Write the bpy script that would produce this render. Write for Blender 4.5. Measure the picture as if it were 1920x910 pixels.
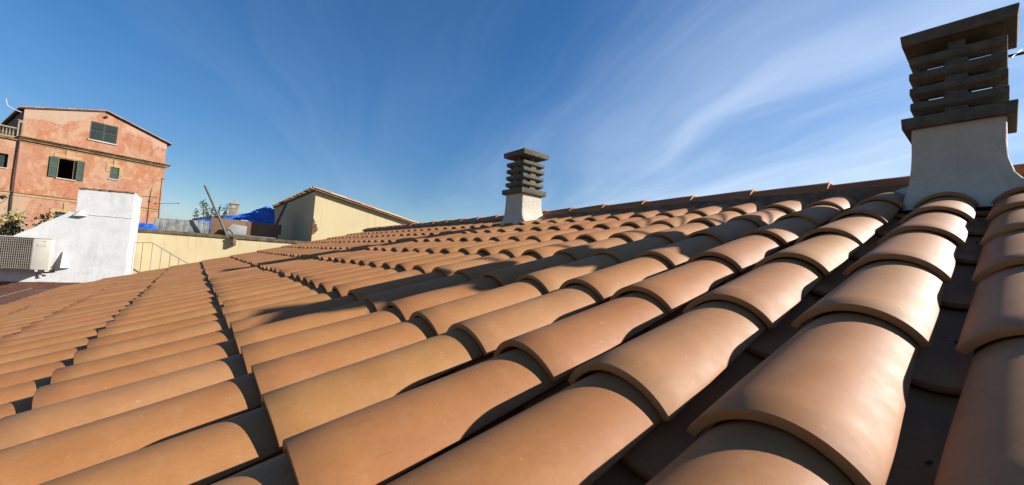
import bpy, bmesh, math, random
from mathutils import Vector, Matrix, noise

R = math.radians
sc = bpy.context.scene
for o in list(bpy.data.objects):
    bpy.data.objects.remove(o)

# ------------------------------------------------------------------ camera
cam_d = bpy.data.cameras.new("camera")
cam_d.sensor_fit = 'HORIZONTAL'
cam_d.sensor_width = 36.0
cam_d.lens = 746.0 / 1920.0 * 36.0
cam_d.clip_start = 0.02
cam_d.clip_end = 5000
cam = bpy.data.objects.new("camera", cam_d)
sc.collection.objects.link(cam)
cr = Vector((0.7790853, -0.6236317, 0.0641062))
cf = Vector((0.6210441, 0.7817051, 0.0569324))
cu = Vector((-0.0856170, -0.0045424, 0.9963178))
cam.matrix_world = Matrix(((cr.x, cu.x, -cf.x, 0), (cr.y, cu.y, -cf.y, 0), (cr.z, cu.z, -cf.z, 0), (0, 0, 0, 1)))
sc.camera = cam

# ------------------------------------------------------------------ light
SUN_EL, SUN_AZ = 27.3, 124.5        # azimuth measured from +Y towards +X
sd = Vector((math.sin(R(SUN_AZ)) * math.cos(R(SUN_EL)), math.cos(R(SUN_AZ)) * math.cos(R(SUN_EL)), math.sin(R(SUN_EL))))
sun_d = bpy.data.lights.new("sun", 'SUN')
sun_d.energy = 5.0
sun_d.angle = R(0.55)
sun_d.color = (1.0, 0.98, 0.93)
sun = bpy.data.objects.new("sun", sun_d)
sun.rotation_euler = (-sd).to_track_quat('-Z', 'Y').to_euler()
sun.location = (6, -6, 12)
sc.collection.objects.link(sun)

world = bpy.data.worlds.new("World")
sc.world = world
world.use_nodes = True
wn, wl = world.node_tree.nodes, world.node_tree.links
wn.clear()


def W(kind, **kw):
    n = wn.new(kind)
    for k, v in kw.items():
        setattr(n, k, v)
    return n


def wmath(op, a, b=None, c=None, clamp=False):
    n = W('ShaderNodeMath', operation=op)
    n.use_clamp = clamp
    for i, v in enumerate((a, b, c)):
        if v is None:
            continue
        if isinstance(v, (int, float)):
            n.inputs[i].default_value = v
        else:
            wl.new(v, n.inputs[i])
    return n.outputs[0]


w_out = W('ShaderNodeOutputWorld')
w_bg = W('ShaderNodeBackground')
w_bg.inputs['Strength'].default_value = 0.06
sky = W('ShaderNodeTexSky', sky_type='NISHITA')
sky.sun_disc = False
sky.sun_elevation = R(SUN_EL)
sky.sun_rotation = R(SUN_AZ)
sky.altitude = 50
sky.air_density = 1.0
sky.dust_density = 0.1
sky.ozone_density = 3.0
hs = W('ShaderNodeHueSaturation')
hs.inputs['Saturation'].default_value = 1.29
hs.inputs['Hue'].default_value = 0.504
hs.inputs["Value"].default_value = 1.0
wl.new(sky.outputs[0], hs.inputs['Color'])
tc = W('ShaderNodeTexCoord')
sep = W('ShaderNodeSeparateXYZ')
wl.new(tc.outputs['Generated'], sep.inputs[0])
dx, dy, dz = sep.outputs
# clear dry air: the horizon band stays deeper than the model's
hs_scale = W('ShaderNodeVectorMath', operation='SCALE')
wl.new(hs.outputs[0], hs_scale.inputs[0])
# thin streaks on a high flat cloud sheet, all drawn out along one wind direction
zz = wmath('ADD', wmath('MAXIMUM', dz, 0.0), 0.13)
ca, sa = math.cos(R(26)), math.sin(R(26))
along = wmath('DIVIDE', wmath('ADD', wmath('MULTIPLY', dx, sa), wmath('MULTIPLY', dy, ca)), zz)
across = wmath('DIVIDE', wmath('SUBTRACT', wmath('MULTIPLY', dx, ca), wmath('MULTIPLY', dy, sa)), zz)


def wnoise(sx, sy, off, detail, rough, dist):
    comb = W('ShaderNodeCombineXYZ')
    wl.new(wmath('MULTIPLY', across, sx), comb.inputs[0])
    wl.new(wmath('MULTIPLY', along, sy), comb.inputs[1])
    comb.inputs[2].default_value = off
    n = W('ShaderNodeTexNoise')
    n.inputs['Scale'].default_value = 1.0
    n.inputs['Detail'].default_value = detail
    n.inputs['Roughness'].default_value = rough
    n.inputs['Distortion'].default_value = dist
    wl.new(comb.outputs[0], n.inputs['Vector'])
    return n.outputs[0]


def wramp(v, a, b, to0=0.0, to1=1.0):
    n = W('ShaderNodeMapRange', interpolation_type='SMOOTHSTEP')
    n.inputs[1].default_value = a
    n.inputs[2].default_value = b
    n.inputs[3].default_value = to0
    n.inputs[4].default_value = to1
    wl.new(v, n.inputs[0])
    return n.outputs[0]


warp = wnoise(0.7, 0.35, 11.3, 3, 0.5, 0.0)
across = wmath('ADD', across, wmath('MULTIPLY', wmath('SUBTRACT', warp, 0.5), 1.5))
wl.new(wramp(dz, 0.0, 0.42, 0.78, 1.0), hs_scale.inputs['Scale'])
fine = wramp(wnoise(1.5, 0.20, 3.1, 10, 0.62, 0.35), 0.40, 0.72)
streak = wramp(wnoise(0.62, 0.10, 7.7, 8, 0.58, 0.2), 0.42, 0.64)
# the sheet thickens towards the sun side and thins out away from it
sheet = wramp(across, 0.15, 1.9, 0.15, 1.0)
cirrus = wmath('MULTIPLY', wmath('ADD', wmath('MULTIPLY', fine, 0.5), wmath('MULTIPLY', streak, 0.55)), sheet, clamp=True)
cirrus = wmath('ADD', cirrus, wmath('MULTIPLY', wmath('MULTIPLY', sheet, sheet), 0.32), clamp=True)
cirrus = wmath('MULTIPLY', cirrus, wramp(dz, 0.0, 0.10, 0.5, 1.0))
# soft low cloud on the horizon
ln = W('ShaderNodeTexNoise')
ln.inputs['Scale'].default_value = 5.0
ln.inputs['Detail'].default_value = 5
mp = W('ShaderNodeMapping')
mp.inputs['Scale'].default_value = (1, 1, 3.0)
wl.new(tc.outputs['Generated'], mp.inputs[0])
wl.new(mp.outputs[0], ln.inputs['Vector'])
low = wmath('MULTIPLY', wramp(ln.outputs[0], 0.38, 0.66), wramp(dz, 0.02, 0.125, 0.8, 0.0))
mix1 = W('ShaderNodeMixRGB')
mix1.inputs[2].default_value = (6.3, 7.2, 8.6, 1)
wl.new(wmath('MULTIPLY', cirrus, 0.62), mix1.inputs[0])
wl.new(hs_scale.outputs[0], mix1.inputs[1])
mix2 = W('ShaderNodeMixRGB')
mix2.inputs[2].default_value = (3.7, 4.1, 5.1, 1)
wl.new(low, mix2.inputs[0])
wl.new(mix1.outputs[0], mix2.inputs[1])
wl.new(mix2.outputs[0], w_bg.inputs['Color'])
wl.new(w_bg.outputs[0], w_out.inputs[0])

sc.view_settings.view_transform = 'Standard'
sc.view_settings.look = 'None'
sc.view_settings.gamma = 1.0
sc.view_settings.use_curve_mapping = False
sc.view_settings.exposure = 1.19
sc.cycles.max_bounces = 6
sc.cycles.diffuse_bounces = 5

# ------------------------------------------------------------------ helpers
COL = sc.collection


def link(name, me, mat=None, parent=None, loc=None, rot=None):
    o = bpy.data.objects.new(name, me)
    COL.objects.link(o)
    if mat is not None and me is not None and not me.materials:
        me.materials.append(mat)
    if parent is not None:
        o.parent = parent
    if loc is not None:
        o.location = loc
    if rot is not None:
        o.rotation_euler = rot
    return o


def tag(o, label=None, cat=None, group=None, kind=None):
    if label:
        o['label'] = label
    if cat:
        o['category'] = cat
    if group:
        o['group'] = group
    if kind:
        o['kind'] = kind
    return o


def thing(name, label, cat, loc=(0, 0, 0), rz=0.0, group=None):
    o = bpy.data.objects.new(name, None)
    COL.objects.link(o)
    o.empty_display_size = 0.2
    o.location = loc
    o.rotation_euler = (0, 0, rz)
    return tag(o, label, cat, group)


class MB:
    """collects simple shapes into one mesh"""

    def __init__(self):
        self.v, self.f = [], []

    def add(self, verts, faces):
        b = len(self.v)
        self.v += [tuple(p) for p in verts]
        self.f += [tuple(b + i for i in f) for f in faces]
        return self

    def box(self, x0, x1, y0, y1, z0, z1, M=None):
        vs = [Vector((x, y, z)) for x in (x0, x1) for y in (y0, y1) for z in (z0, z1)]
        if M is not None:
            vs = [M @ p for p in vs]
        return self.add(vs, [(0, 1, 3, 2), (4, 6, 7, 5), (0, 4, 5, 1), (2, 3, 7, 6), (0, 2, 6, 4), (1, 5, 7, 3)])

    def frustum(self, cx, cy, z0, z1, a0, b0, a1, b1):
        vs = []
        for z, a, b in ((z0, a0, b0), (z1, a1, b1)):
            vs += [(cx - a, cy - b, z), (cx + a, cy - b, z), (cx + a, cy + b, z), (cx - a, cy + b, z)]
        return self.add(vs, [(3, 2, 1, 0), (4, 5, 6, 7), (0, 1, 5, 4), (1, 2, 6, 5), (2, 3, 7, 6), (3, 0, 4, 7)])

    def tube(self, pts, rad, seg=8):
        pts = [Vector(p) for p in pts]
        rads = rad if isinstance(rad, (list, tuple)) else [rad] * len(pts)
        rings = []
        for i, p in enumerate(pts):
            d = (pts[min(i + 1, len(pts) - 1)] - pts[max(i - 1, 0)]).normalized()
            u = d.orthogonal().normalized() if i == 0 else (uprev - d * uprev.dot(d)).normalized()
            uprev = u
            w = d.cross(u)
            rings.append([p + (u * math.cos(2 * math.pi * k / seg) + w * math.sin(2 * math.pi * k / seg)) * rads[i] for k in range(seg)])
        vs = [q for r in rings for q in r]
        fs = []
        for i in range(len(rings) - 1):
            for k in range(seg):
                a, b = i * seg + k, i * seg + (k + 1) % seg
                fs.append((a, b, b + seg, a + seg))
        fs.append(tuple(reversed(range(seg))))
        fs.append(tuple(range(len(vs) - seg, len(vs))))
        return self.add(vs, fs)

    def mesh(self, name, smooth=None):
        me = bpy.data.meshes.new(name)
        me.from_pydata(self.v, [], self.f)
        bm = bmesh.new()
        bm.from_mesh(me)
        bmesh.ops.recalc_face_normals(bm, faces=bm.faces)
        bm.to_mesh(me)
        bm.free()
        if smooth is not None:
            me.shade_smooth()
            me.set_sharp_from_angle(angle=R(smooth))
        return me

    def build(self, name, mat, parent=None, smooth=None, bevel=0.0, loc=None, rot=None):
        me = self.mesh(name, None)
        if bevel:
            bm = bmesh.new()
            bm.from_mesh(me)
            ed = [e for e in bm.edges if len(e.link_faces) == 2 and e.calc_face_angle(0) > R(30)]
            bmesh.ops.bevel(bm, geom=ed, offset=bevel, segments=2, affect='EDGES', profile=0.6)
            bm.to_mesh(me)
            bm.free()
            me.shade_smooth()
            me.set_sharp_from_angle(angle=R(40))
        elif smooth is not None:
            me.shade_smooth()
            me.set_sharp_from_angle(angle=R(smooth))
        return link(name, me, mat, parent, loc, rot)


# ------------------------------------------------------------------ materials
def new_mat(name):
    m = bpy.data.materials.new(name)
    m.use_nodes = True
    nt = m.node_tree
    return m, nt.nodes, nt.links, nt.nodes['Principled BSDF']


def nd(N, kind, **kw):
    n = N.new(kind)
    for k, v in kw.items():
        setattr(n, k, v)
    return n


def set_in(L, sock, v):
    if isinstance(v, (int, float)):
        sock.default_value = v
    elif isinstance(v, tuple):
        sock.default_value = v if len(v) == len(sock.default_value) else (*v, 1)
    else:
        L.new(v, sock)


def n_noise(N, L, vec, scale, detail=4, rough=0.55, dist=0.0):
    n = nd(N, 'ShaderNodeTexNoise')
    set_in(L, n.inputs['Scale'], scale)
    n.inputs['Detail'].default_value = detail
    n.inputs['Roughness'].default_value = rough
    n.inputs['Distortion'].default_value = dist
    L.new(vec, n.inputs['Vector'])
    return n.outputs[0]


def n_range(N, L, v, a, b, c=0.0, d=1.0, smooth=True):
    n = nd(N, 'ShaderNodeMapRange')
    if smooth:
        n.interpolation_type = 'SMOOTHSTEP'
    for i, x in zip((1, 2, 3, 4), (a, b, c, d)):
        n.inputs[i].default_value = x
    L.new(v, n.inputs[0])
    return n.outputs[0]


def n_mix(N, L, fac, a, b, blend='MIX'):
    n = nd(N, 'ShaderNodeMixRGB', blend_type=blend)
    set_in(L, n.inputs[0], fac)
    set_in(L, n.inputs[1], a)
    set_in(L, n.inputs[2], b)
    return n.outputs[0]


def n_math(N, L, op, a, b=None, clamp=False):
    n = nd(N, 'ShaderNodeMath', operation=op)
    n.use_clamp = clamp
    set_in(L, n.inputs[0], a)
    if b is not None:
        set_in(L, n.inputs[1], b)
    return n.outputs[0]


def n_map(N, L, vec, scale=(1, 1, 1), loc=(0, 0, 0), rot=(0, 0, 0)):
    n = nd(N, 'ShaderNodeMapping')
    n.inputs['Scale'].default_value = scale
    n.inputs['Location'].default_value = loc
    n.inputs['Rotation'].default_value = rot
    L.new(vec, n.inputs[0])
    return n.outputs[0]


def n_bump(N, L, P, h, strength, dist):
    b = nd(N, 'ShaderNodeBump')
    b.inputs['Strength'].default_value = strength
    b.inputs['Distance'].default_value = dist
    L.new(h, b.inputs['Height'])
    L.new(b.outputs[0], P.inputs['Normal'])


ALB = (0.62, 0.583, 0.528)     # calibration of every base colour against exposure and sun colour


def plain(name, c1, c2=None, scale=6.0, rough=0.8, bump=0.0, bscale=60.0, metal=0.0, spec=0.35, fine=0.0, coord='Object', streak=0.0, stain=(0.5, 0.42, 0.33)):
    """a mottled procedural surface"""
    m, N, L, P = new_mat(name)
    c2 = c2 or tuple(x * 0.75 for x in c1)
    c1, c2 = tuple(x * k for x, k in zip(c1, ALB)), tuple(x * k for x, k in zip(c2, ALB))
    v = nd(N, 'ShaderNodeTexCoord').outputs[coord]
    a = n_noise(N, L, v, scale, 6, 0.62, 0.3)
    col = n_mix(N, L, n_range(N, L, a, 0.33, 0.68), c1, c2)
    if fine:
        f = n_noise(N, L, v, scale * 14, 3, 0.6)
        col = n_mix(N, L, n_range(N, L, f, 0.35, 0.7, 0.0, fine), col, tuple(x * 0.45 for x in c2))
    if streak:      # rain runs and damp marks drawn out downwards
        st_n = n_noise(N, L, n_map(N, L, v, (9, 9, 0.9)), 1.0, 6, 0.65, 0.3)
        pt_n = n_noise(N, L, n_map(N, L, v, (1, 1, 1), (7, 3, 5)), scale * 0.6, 5, 0.6, 0.5)
        mk = n_math(N, L, 'MULTIPLY', n_range(N, L, st_n, 0.45, 0.75), n_range(N, L, pt_n, 0.38, 0.66))
        col = n_mix(N, L, n_math(N, L, 'MULTIPLY', mk, streak), col, n_mix(N, L, 1.0, col, stain, 'MULTIPLY'))
    L.new(col, P.inputs['Base Color'])
    P.inputs['Roughness'].default_value = rough
    P.inputs['Metallic'].default_value = metal
    P.inputs['Specular IOR Level'].default_value = spec
    if bump:
        n_bump(N, L, P, n_noise(N, L, v, bscale, 5, 0.6), bump, 0.01)
    return m


def tile_mat(name, from_attr):
    """fired clay; each tile takes its own tint and its own patch of the noise"""
    m, N, L, P = new_mat(name)
    if from_attr:
        at = nd(N, 'ShaderNodeAttribute', attribute_name='tint')
        base, rnd = at.outputs['Color'], at.outputs['Alpha']
    else:
        oi = nd(N, 'ShaderNodeObjectInfo')
        base, rnd = oi.outputs['Color'], oi.outputs['Random']
    tcn = nd(N, 'ShaderNodeTexCoord').outputs['Object']
    off = nd(N, 'ShaderNodeCombineXYZ')
    for i, k in enumerate((37.0, 91.0, 53.0)):
        L.new(n_math(N, L, 'MULTIPLY', rnd, k), off.inputs[i])
    add = nd(N, 'ShaderNodeVectorMath', operation='ADD')
    L.new(tcn, add.inputs[0])
    L.new(off.outputs[0], add.inputs[1])
    v = add.outputs[0]
    cloud = n_noise(N, L, v, 7.0, 5, 0.6, 0.6)
    streak = n_noise(N, L, n_map(N, L, v, (2.2, 34, 34)), 1.0, 4, 0.6, 0.25)
    grain = n_noise(N, L, v, 190.0, 3, 0.65)
    dust = n_noise(N, L, v, 22.0, 5, 0.6, 0.15)
    pits = n_noise(N, L, v, 105.0, 1, 0.4)
    c = n_mix(N, L, n_range(N, L, cloud, 0.34, 0.66, 0.0, 0.33), base, n_mix(N, L, 1.0, base, (0.70, 0.56, 0.45), 'MULTIPLY'))
    c = n_mix(N, L, n_range(N, L, streak, 0.50, 0.78, 0.0, 0.17), c, n_mix(N, L, 1.0, base, (0.62, 0.48, 0.42), 'MULTIPLY'))
    c = n_mix(N, L, n_range(N, L, dust, 0.50, 0.82, 0.0, 0.24), c, (0.36, 0.22, 0.128))
    white = n_math(N, L, 'MULTIPLY', n_range(N, L, n_noise(N, L, n_map(N, L, v, (5, 16, 16)), 1.0, 6, 0.7, 0.4), 0.63, 0.74), n_range(N, L, rnd, 0.90, 0.93))
    c = n_mix(N, L, n_math(N, L, 'MULTIPLY', white, 0.6), c, (0.45, 0.39, 0.33))
    scuff = n_noise(N, L, n_map(N, L, v, (7, 62, 62), (3, 5, 2)), 1.0, 3, 0.6, 0.4)
    scuff = n_math(N, L, 'MULTIPLY', n_range(N, L, scuff, 0.66, 0.74), n_range(N, L, n_noise(N, L, n_map(N, L, v, (1, 1, 1), (9, 1, 4)), 9.0, 2, 0.5), 0.52, 0.66))
    c = n_mix(N, L, n_math(N, L, 'MULTIPLY', scuff, 0.55), c, (0.185, 0.073, 0.03))
    chalk = n_noise(N, L, n_map(N, L, v, (1, 1, 1), (2, 8, 6)), 75.0, 2, 0.5)
    c = n_mix(N, L, n_range(N, L, chalk, 0.725, 0.78, 0.0, 0.4), c, (0.43, 0.325, 0.24))
    mid = n_noise(N, L, v, 48.0, 5, 0.7)
    c = n_mix(N, L, n_range(N, L, mid, 0.40, 0.72, 0.0, 0.13), c, n_mix(N, L, 1.0, base, (0.66, 0.55, 0.47), 'MULTIPLY'))
    c = n_mix(N, L, n_range(N, L, grain, 0.40, 0.75, 0.0, 0.18), c, (0.12, 0.058, 0.03))
    c = n_mix(N, L, n_range(N, L, pits, 0.785, 0.815, 0.0, 0.7), c, (0.07, 0.035, 0.025))
    L.new(c, P.inputs['Base Color'])
    L.new(n_range(N, L, dust, 0.30, 0.80, 0.62, 0.72), P.inputs['Roughness'])
    P.inputs['Specular IOR Level'].default_value = 0.24
    h = n_math(N, L, 'ADD', n_math(N, L, 'MULTIPLY', grain, 0.30), n_math(N, L, 'MULTIPLY', streak, 0.07))
    n_bump(N, L, P, h, 0.06, 0.004)
    return m


M_TILE = tile_mat('clay_tile', False)
M_TILE_A = tile_mat('clay_tile_field', True)
M_MORTAR = plain('mortar', (0.36, 0.21, 0.125), (0.20, 0.115, 0.072), 12, 0.95, 0.8, 90, fine=0.4)
M_DECK = plain('mortar_bed', (0.16, 0.11, 0.085), None, 10, 0.95, 0.5, 60)
M_PLASTER = plain('chimney_plaster', (0.76, 0.70, 0.60), (0.67, 0.605, 0.51), 7, 0.9, 0.6, 45, fine=0.14, streak=0.9, stain=(0.72, 0.66, 0.58))
M_CONC = plain('chimney_concrete', (0.24, 0.215, 0.16), (0.15, 0.134, 0.10), 22, 0.95, 0.9, 160, fine=0.5)
M_WHITE = plain('whitewash', (0.73, 0.76, 0.815), (0.64, 0.665, 0.715), 5, 0.9, 0.30, 20, fine=0.10, streak=0.8, stain=(0.78, 0.75, 0.70))
M_YELLOW = plain('yellow_render', (0.74, 0.625, 0.39), (0.68, 0.565, 0.35), 1.6, 0.9, 0.3, 60, fine=0.06, streak=0.8, stain=(0.74, 0.68, 0.58))
M_COPING = plain('stained_coping', (0.30, 0.24, 0.15), (0.13, 0.105, 0.07), 9, 0.95, 0.6, 50, fine=0.5)
M_FLOOR = plain('terrace_tile', (0.17, 0.075, 0.045), (0.11, 0.05, 0.035), 9, 0.55, 0.15, 70)
M_GROUT = plain('grout', (0.42, 0.35, 0.28), None, 12, 0.95)
M_ACW = plain('unit_casing', (0.66, 0.64, 0.60), (0.60, 0.57, 0.52), 4, 0.5, 0, spec=0.4)
M_ACG = plain('unit_grille', (0.38, 0.35, 0.31), None, 6, 0.6)
M_ACD = plain('unit_coil', (0.12, 0.105, 0.09), (0.075, 0.065, 0.06), 30, 0.7)
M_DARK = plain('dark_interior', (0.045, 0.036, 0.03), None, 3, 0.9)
M_STEEL = plain('galvanised_steel', (0.34, 0.35, 0.36), (0.24, 0.25, 0.26), 20, 0.5, metal=0.35)
M_PIPE = plain('grey_pipe', (0.15, 0.15, 0.16), (0.10, 0.10, 0.105), 8, 0.6)
M_ANT = plain('antenna_metal', (0.10, 0.07, 0.055), None, 20, 0.6, metal=0.4)
M_BOARD = plain('brown_board', (0.27, 0.165, 0.10), (0.20, 0.12, 0.075), 5, 0.85, 0.1)
M_PANEL = plain('grey_panel', (0.36, 0.37, 0.38), (0.28, 0.29, 0.30), 6, 0.7)
M_SHEET = plain('weathered_sheet', (0.36, 0.39, 0.38), (0.17, 0.185, 0.185), 7, 0.8, 0.2, 40, fine=0.35)
M_CREAM = plain('cream_trim', (0.50, 0.335, 0.17), (0.41, 0.265, 0.13), 2.5, 0.9, 0.2, 12)
M_BALUS = plain('shaded_pale_balustrade', (0.33, 0.265, 0.16), (0.22, 0.175, 0.11), 3, 0.9)  # cream darkened so the colour itself holds the partial shadow
M_MOULD = plain('cornice_stone', (0.36, 0.24, 0.14), (0.17, 0.105, 0.06), 3, 0.9, 0.4, 10, fine=0.3)
M_SHUT = plain('green_shutter', (0.055, 0.10, 0.068), (0.038, 0.07, 0.05), 3, 0.6)
M_SHUTD = plain('dark_green_shutter', (0.016, 0.036, 0.030), (0.012, 0.026, 0.024), 3, 0.55)
M_SILL = plain('white_sill', (0.70, 0.66, 0.60), None, 3, 0.9)
M_GREYW = plain('dark_grey', (0.22, 0.20, 0.19), (0.15, 0.135, 0.13), 1.2, 0.9)
M_STONE = plain('old_stone', (0.42, 0.33, 0.23), (0.27, 0.21, 0.15), 3, 0.95, 0.5, 30)
M_BARK = plain('bark', (0.10, 0.07, 0.045), None, 20, 0.95)
M_BRICK = plain('broken_brick', (0.27, 0.13, 0.075), (0.15, 0.075, 0.05), 25, 0.95, 1.0, 60)
M_SOIL = plain('ground_earth', (0.20, 0.16, 0.11), (0.13, 0.11, 0.07), 0.1, 0.95)


def leaf_mat(name, c1, c2):
    m, N, L, P = new_mat(name)
    g = nd(N, 'ShaderNodeNewGeometry').outputs['Random Per Island']
    L.new(n_mix(N, L, g, c1, c2), P.inputs['Base Color'])
    P.inputs['Roughness'].default_value = 0.55
    P.inputs['Transmission Weight'].default_value = 0.0
    return m


M_LEAF = leaf_mat('leaf_olive', (0.05, 0.07, 0.018), (0.30, 0.19, 0.03))
M_LEAFD = leaf_mat('leaf_dark', (0.018, 0.032, 0.018), (0.05, 0.065, 0.03))


def tarp_mat():
    m, N, L, P = new_mat('blue_tarpaulin')
    v = nd(N, 'ShaderNodeTexCoord').outputs['Object']
    a = n_noise(N, L, v, 9, 4)
    L.new(n_mix(N, L, n_range(N, L, a, 0.35, 0.7), (0.008, 0.07, 0.37), (0.016, 0.115, 0.50)), P.inputs['Base Color'])
    P.inputs['Roughness'].default_value = 0.36
    n_bump(N, L, P, n_noise(N, L, v, 16, 3, 0.5, 1.0), 0.6, 0.03)
    return m


M_TARP = tarp_mat()


def facade_mat():
    """old lime wash in orange and rose, with a pale bare patch along the upper left of the gable"""
    m, N, L, P = new_mat('orange_limewash')
    v = nd(N, 'ShaderNodeTexCoord').outputs['Object']
    s = nd(N, 'ShaderNodeSeparateXYZ')
    L.new(v, s.inputs[0])
    a = n_noise(N, L, v, 0.75, 7, 0.62, 0.5)
    b = n_noise(N, L, n_map(N, L, v, (1, 1, 0.6), (4, 2, 9)), 1.5, 8, 0.7, 0.8)
    d = n_noise(N, L, n_map(N, L, v, (2.2, 1, 0.5), (1, 7, 3)), 1.3, 6, 0.65)
    fine_ = n_noise(N, L, n_map(N, L, v, (1, 1, 1), (3, 1, 6)), 5.0, 6, 0.7, 0.4)
    c = n_mix(N, L, n_range(N, L, a, 0.40, 0.60), (0.34, 0.14, 0.07), (0.345, 0.175, 0.11))
    c = n_mix(N, L, n_range(N, L, d, 0.55, 0.61, 0, 0.55), c, (0.30, 0.085, 0.042))
    c = n_mix(N, L, n_range(N, L, b, 0.50, 0.565, 0, 0.72), c, (0.40, 0.24, 0.145))
    c = n_mix(N, L, n_range(N, L, fine_, 0.50, 0.68, 0, 0.42), c, (0.42, 0.27, 0.17))
    c = n_mix(N, L, n_range(N, L, fine_, 0.28, 0.46, 0.4, 0), c, (0.25, 0.075, 0.032))
    # bare patch: above a ragged line that rises to the right under the left slope of the gable
    rag = n_math(N, L, 'MULTIPLY', n_math(N, L, 'SUBTRACT', b, 0.5), 0.9)
    ln = n_math(N, L, 'MAXIMUM', n_math(N, L, 'ADD', n_math(N, L, 'MULTIPLY', n_math(N, L, 'ADD', s.outputs[0], 1.3), 0.78), 14.55), 14.35)
    bare = n_range(N, L, n_math(N, L, 'ADD', n_math(N, L, 'SUBTRACT', s.outputs[2], ln), rag), -0.03, 0.05)
    bare = n_math(N, L, 'MULTIPLY', bare, n_range(N, L, s.outputs[0], 0.25, 0.3, 1, 0))
    c = n_mix(N, L, n_math(N, L, 'MULTIPLY', bare, 0.85), c, n_mix(N, L, fine_, (0.42, 0.31, 0.225), (0.31, 0.21, 0.145)))
    line2 = n_math(N, L, 'ADD', n_math(N, L, 'ADD', s.outputs[2], n_math(N, L, 'MULTIPLY', s.outputs[0], 0.30)), n_math(N, L, 'MULTIPLY', b, 1.4))
    bare2 = n_math(N, L, 'MULTIPLY', n_range(N, L, line2, 15.75, 16.1), n_range(N, L, s.outputs[0], 0.9, 1.3))
    c = n_mix(N, L, n_math(N, L, 'MULTIPLY', bare2, 0.7), c, (0.44, 0.28, 0.20))
    # grey-cream lower storey on the far left
    low = n_math(N, L, 'MULTIPLY', n_range(N, L, s.outputs[2], 10.0, 10.2, 1, 0), n_range(N, L, s.outputs[0], -2.6, -2.2, 1, 0))
    c = n_mix(N, L, n_math(N, L, 'MULTIPLY', low, 0.85), c, (0.36, 0.25, 0.16))
    L.new(n_mix(N, L, 1.0, c, (0.78, 0.78, 0.78), 'MULTIPLY'), P.inputs['Base Color'])
    P.inputs['Roughness'].default_value = 0.92
    P.inputs['Specular IOR Level'].default_value = 0.2
    n_bump(N, L, P, n_math(N, L, 'ADD', b, a), 0.4, 0.05)
    return m


M_FACADE = facade_mat()

# ------------------------------------------------------------------ ground
g = MB().add([(-900, -900, -8), (900, -900, -8), (900, 900, -8), (-900, 900, -8)], [(0, 1, 2, 3)]).build('ground', M_SOIL)
tag(g, kind='structure')

# ------------------------------------------------------------------ the tiled roof
SL = R(16.3)
CS, SN = math.cos(SL), math.sin(SL)
DP = 0.34                   # camera height above the plane through the cover tiles' lower corners
PITCH, EXPO, TLEN = 0.216, 0.406, 0.462
ROW0 = 0.852                # slope distance of the lips of row 3
COLA = 0.172                # Y of the column seen largest at the right
Y_END, Y_START = 8.75, -1.35
S_RIDGE = 3.05


def pt(s, y, h):
    return Vector((s * CS - (h - DP) * SN, y, s * SN + (h - DP) * CS))


def tile_geo(L, w0, h0, w1, h1, z1, th, NA, NS, seed=0, wob=0.0, flip=False):
    """half-pipe clay tile, mouth at x = 0; returns verts, faces (closed shell)"""
    vs, fs = [], []
    nv = (NA + 1)
    for j in range(NS + 1):
        t = j / NS
        w = (w0 + (w1 - w0) * t) / 2
        h = h0 + (h1 - h0) * t
        zb = z1 * t
        rad = (w * w + h * h) / (2 * h)
        ph = math.asin(min(1, w / rad))
        for ring in (0, 1):
            r = rad - th * ring
            for i in range(nv):
                a = -ph + 2 * ph * i / NA
                p = Vector((t * L, r * math.sin(a), zb + r * math.cos(a) - (rad - h)))
                if wob:
                    q = Vector((t * L * 5 + seed * 7.3, a * 1.3, seed * 3.1))
                    k = noise.noise(q) * wob
                    p += Vector((noise.noise(q + Vector((9, 3, 1))) * wob * (0.9 if t in (0, 1) else 0), math.sin(a) * k, math.cos(a) * k))
                if flip:
                    p.z = -p.z
                vs.append(p)
    st = 2 * nv
    for j in range(NS):
        for i in range(NA):
            o = j * st + i
            fs.append((o, o + 1, o + 1 + st, o + st))
            o += nv
            fs.append((o + st, o + 1 + st, o + 1, o))
        for e in (0, NA):
            o = j * st + e
            fs.append((o, o + st, o + st + nv, o + nv))
    for j in (0, NS):
        for i in range(NA):
            o = j * st + i
            fs.append((o, o + 1, o + 1 + nv, o + nv))
    return vs, fs


COVER = dict(L=TLEN, w0=0.192, h0=0.057, w1=0.160, h1=0.044, z1=-0.007, th=0.0135)
CHAN = dict(L=TLEN, w0=0.155, h0=0.045, w1=0.186, h1=0.066, z1=0.0, th=0.0125, flip=True)


def tile_mesh(name, geo, NA, NS, seed, wob, bevel):
    v, f = tile_geo(NA=NA, NS=NS, seed=seed, wob=wob, **geo)
    return_me = MB().add(v, f).mesh(name)
    if bevel:
        bm = bmesh.new()
        bm.from_mesh(return_me)
        ed = [e for e in bm.edges if len(e.link_faces) == 2 and e.calc_face_angle(0) > R(50)]
        bmesh.ops.bevel(bm, geom=ed, offset=bevel, segments=2, affect='EDGES', profile=0.5)
        bm.to_mesh(return_me)
        bm.free()
    return_me.shade_smooth()
    return_me.set_sharp_from_angle(angle=R(50))
    return_me.materials.append(M_TILE)
    return return_me


rng = random.Random(11)
PALETTE = [((0.535, 0.252, 0.097), 8), ((0.525, 0.238, 0.09), 5), ((0.53, 0.264, 0.10), 3), ((0.53, 0.256, 0.106), 4), ((0.505, 0.224, 0.087), 2), ((0.545, 0.274, 0.118), 2)]


def tint():
    c = rng.choices([p for p, w in PALETTE], [w for p, w in PALETTE])[0]
    k = rng.uniform(0.96, 1.04)
    return (c[0] * k * ALB[0], c[1] * k * ALB[1] * rng.uniform(0.97, 1.03), c[2] * k * ALB[2] * rng.uniform(0.95, 1.05), rng.random())


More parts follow.
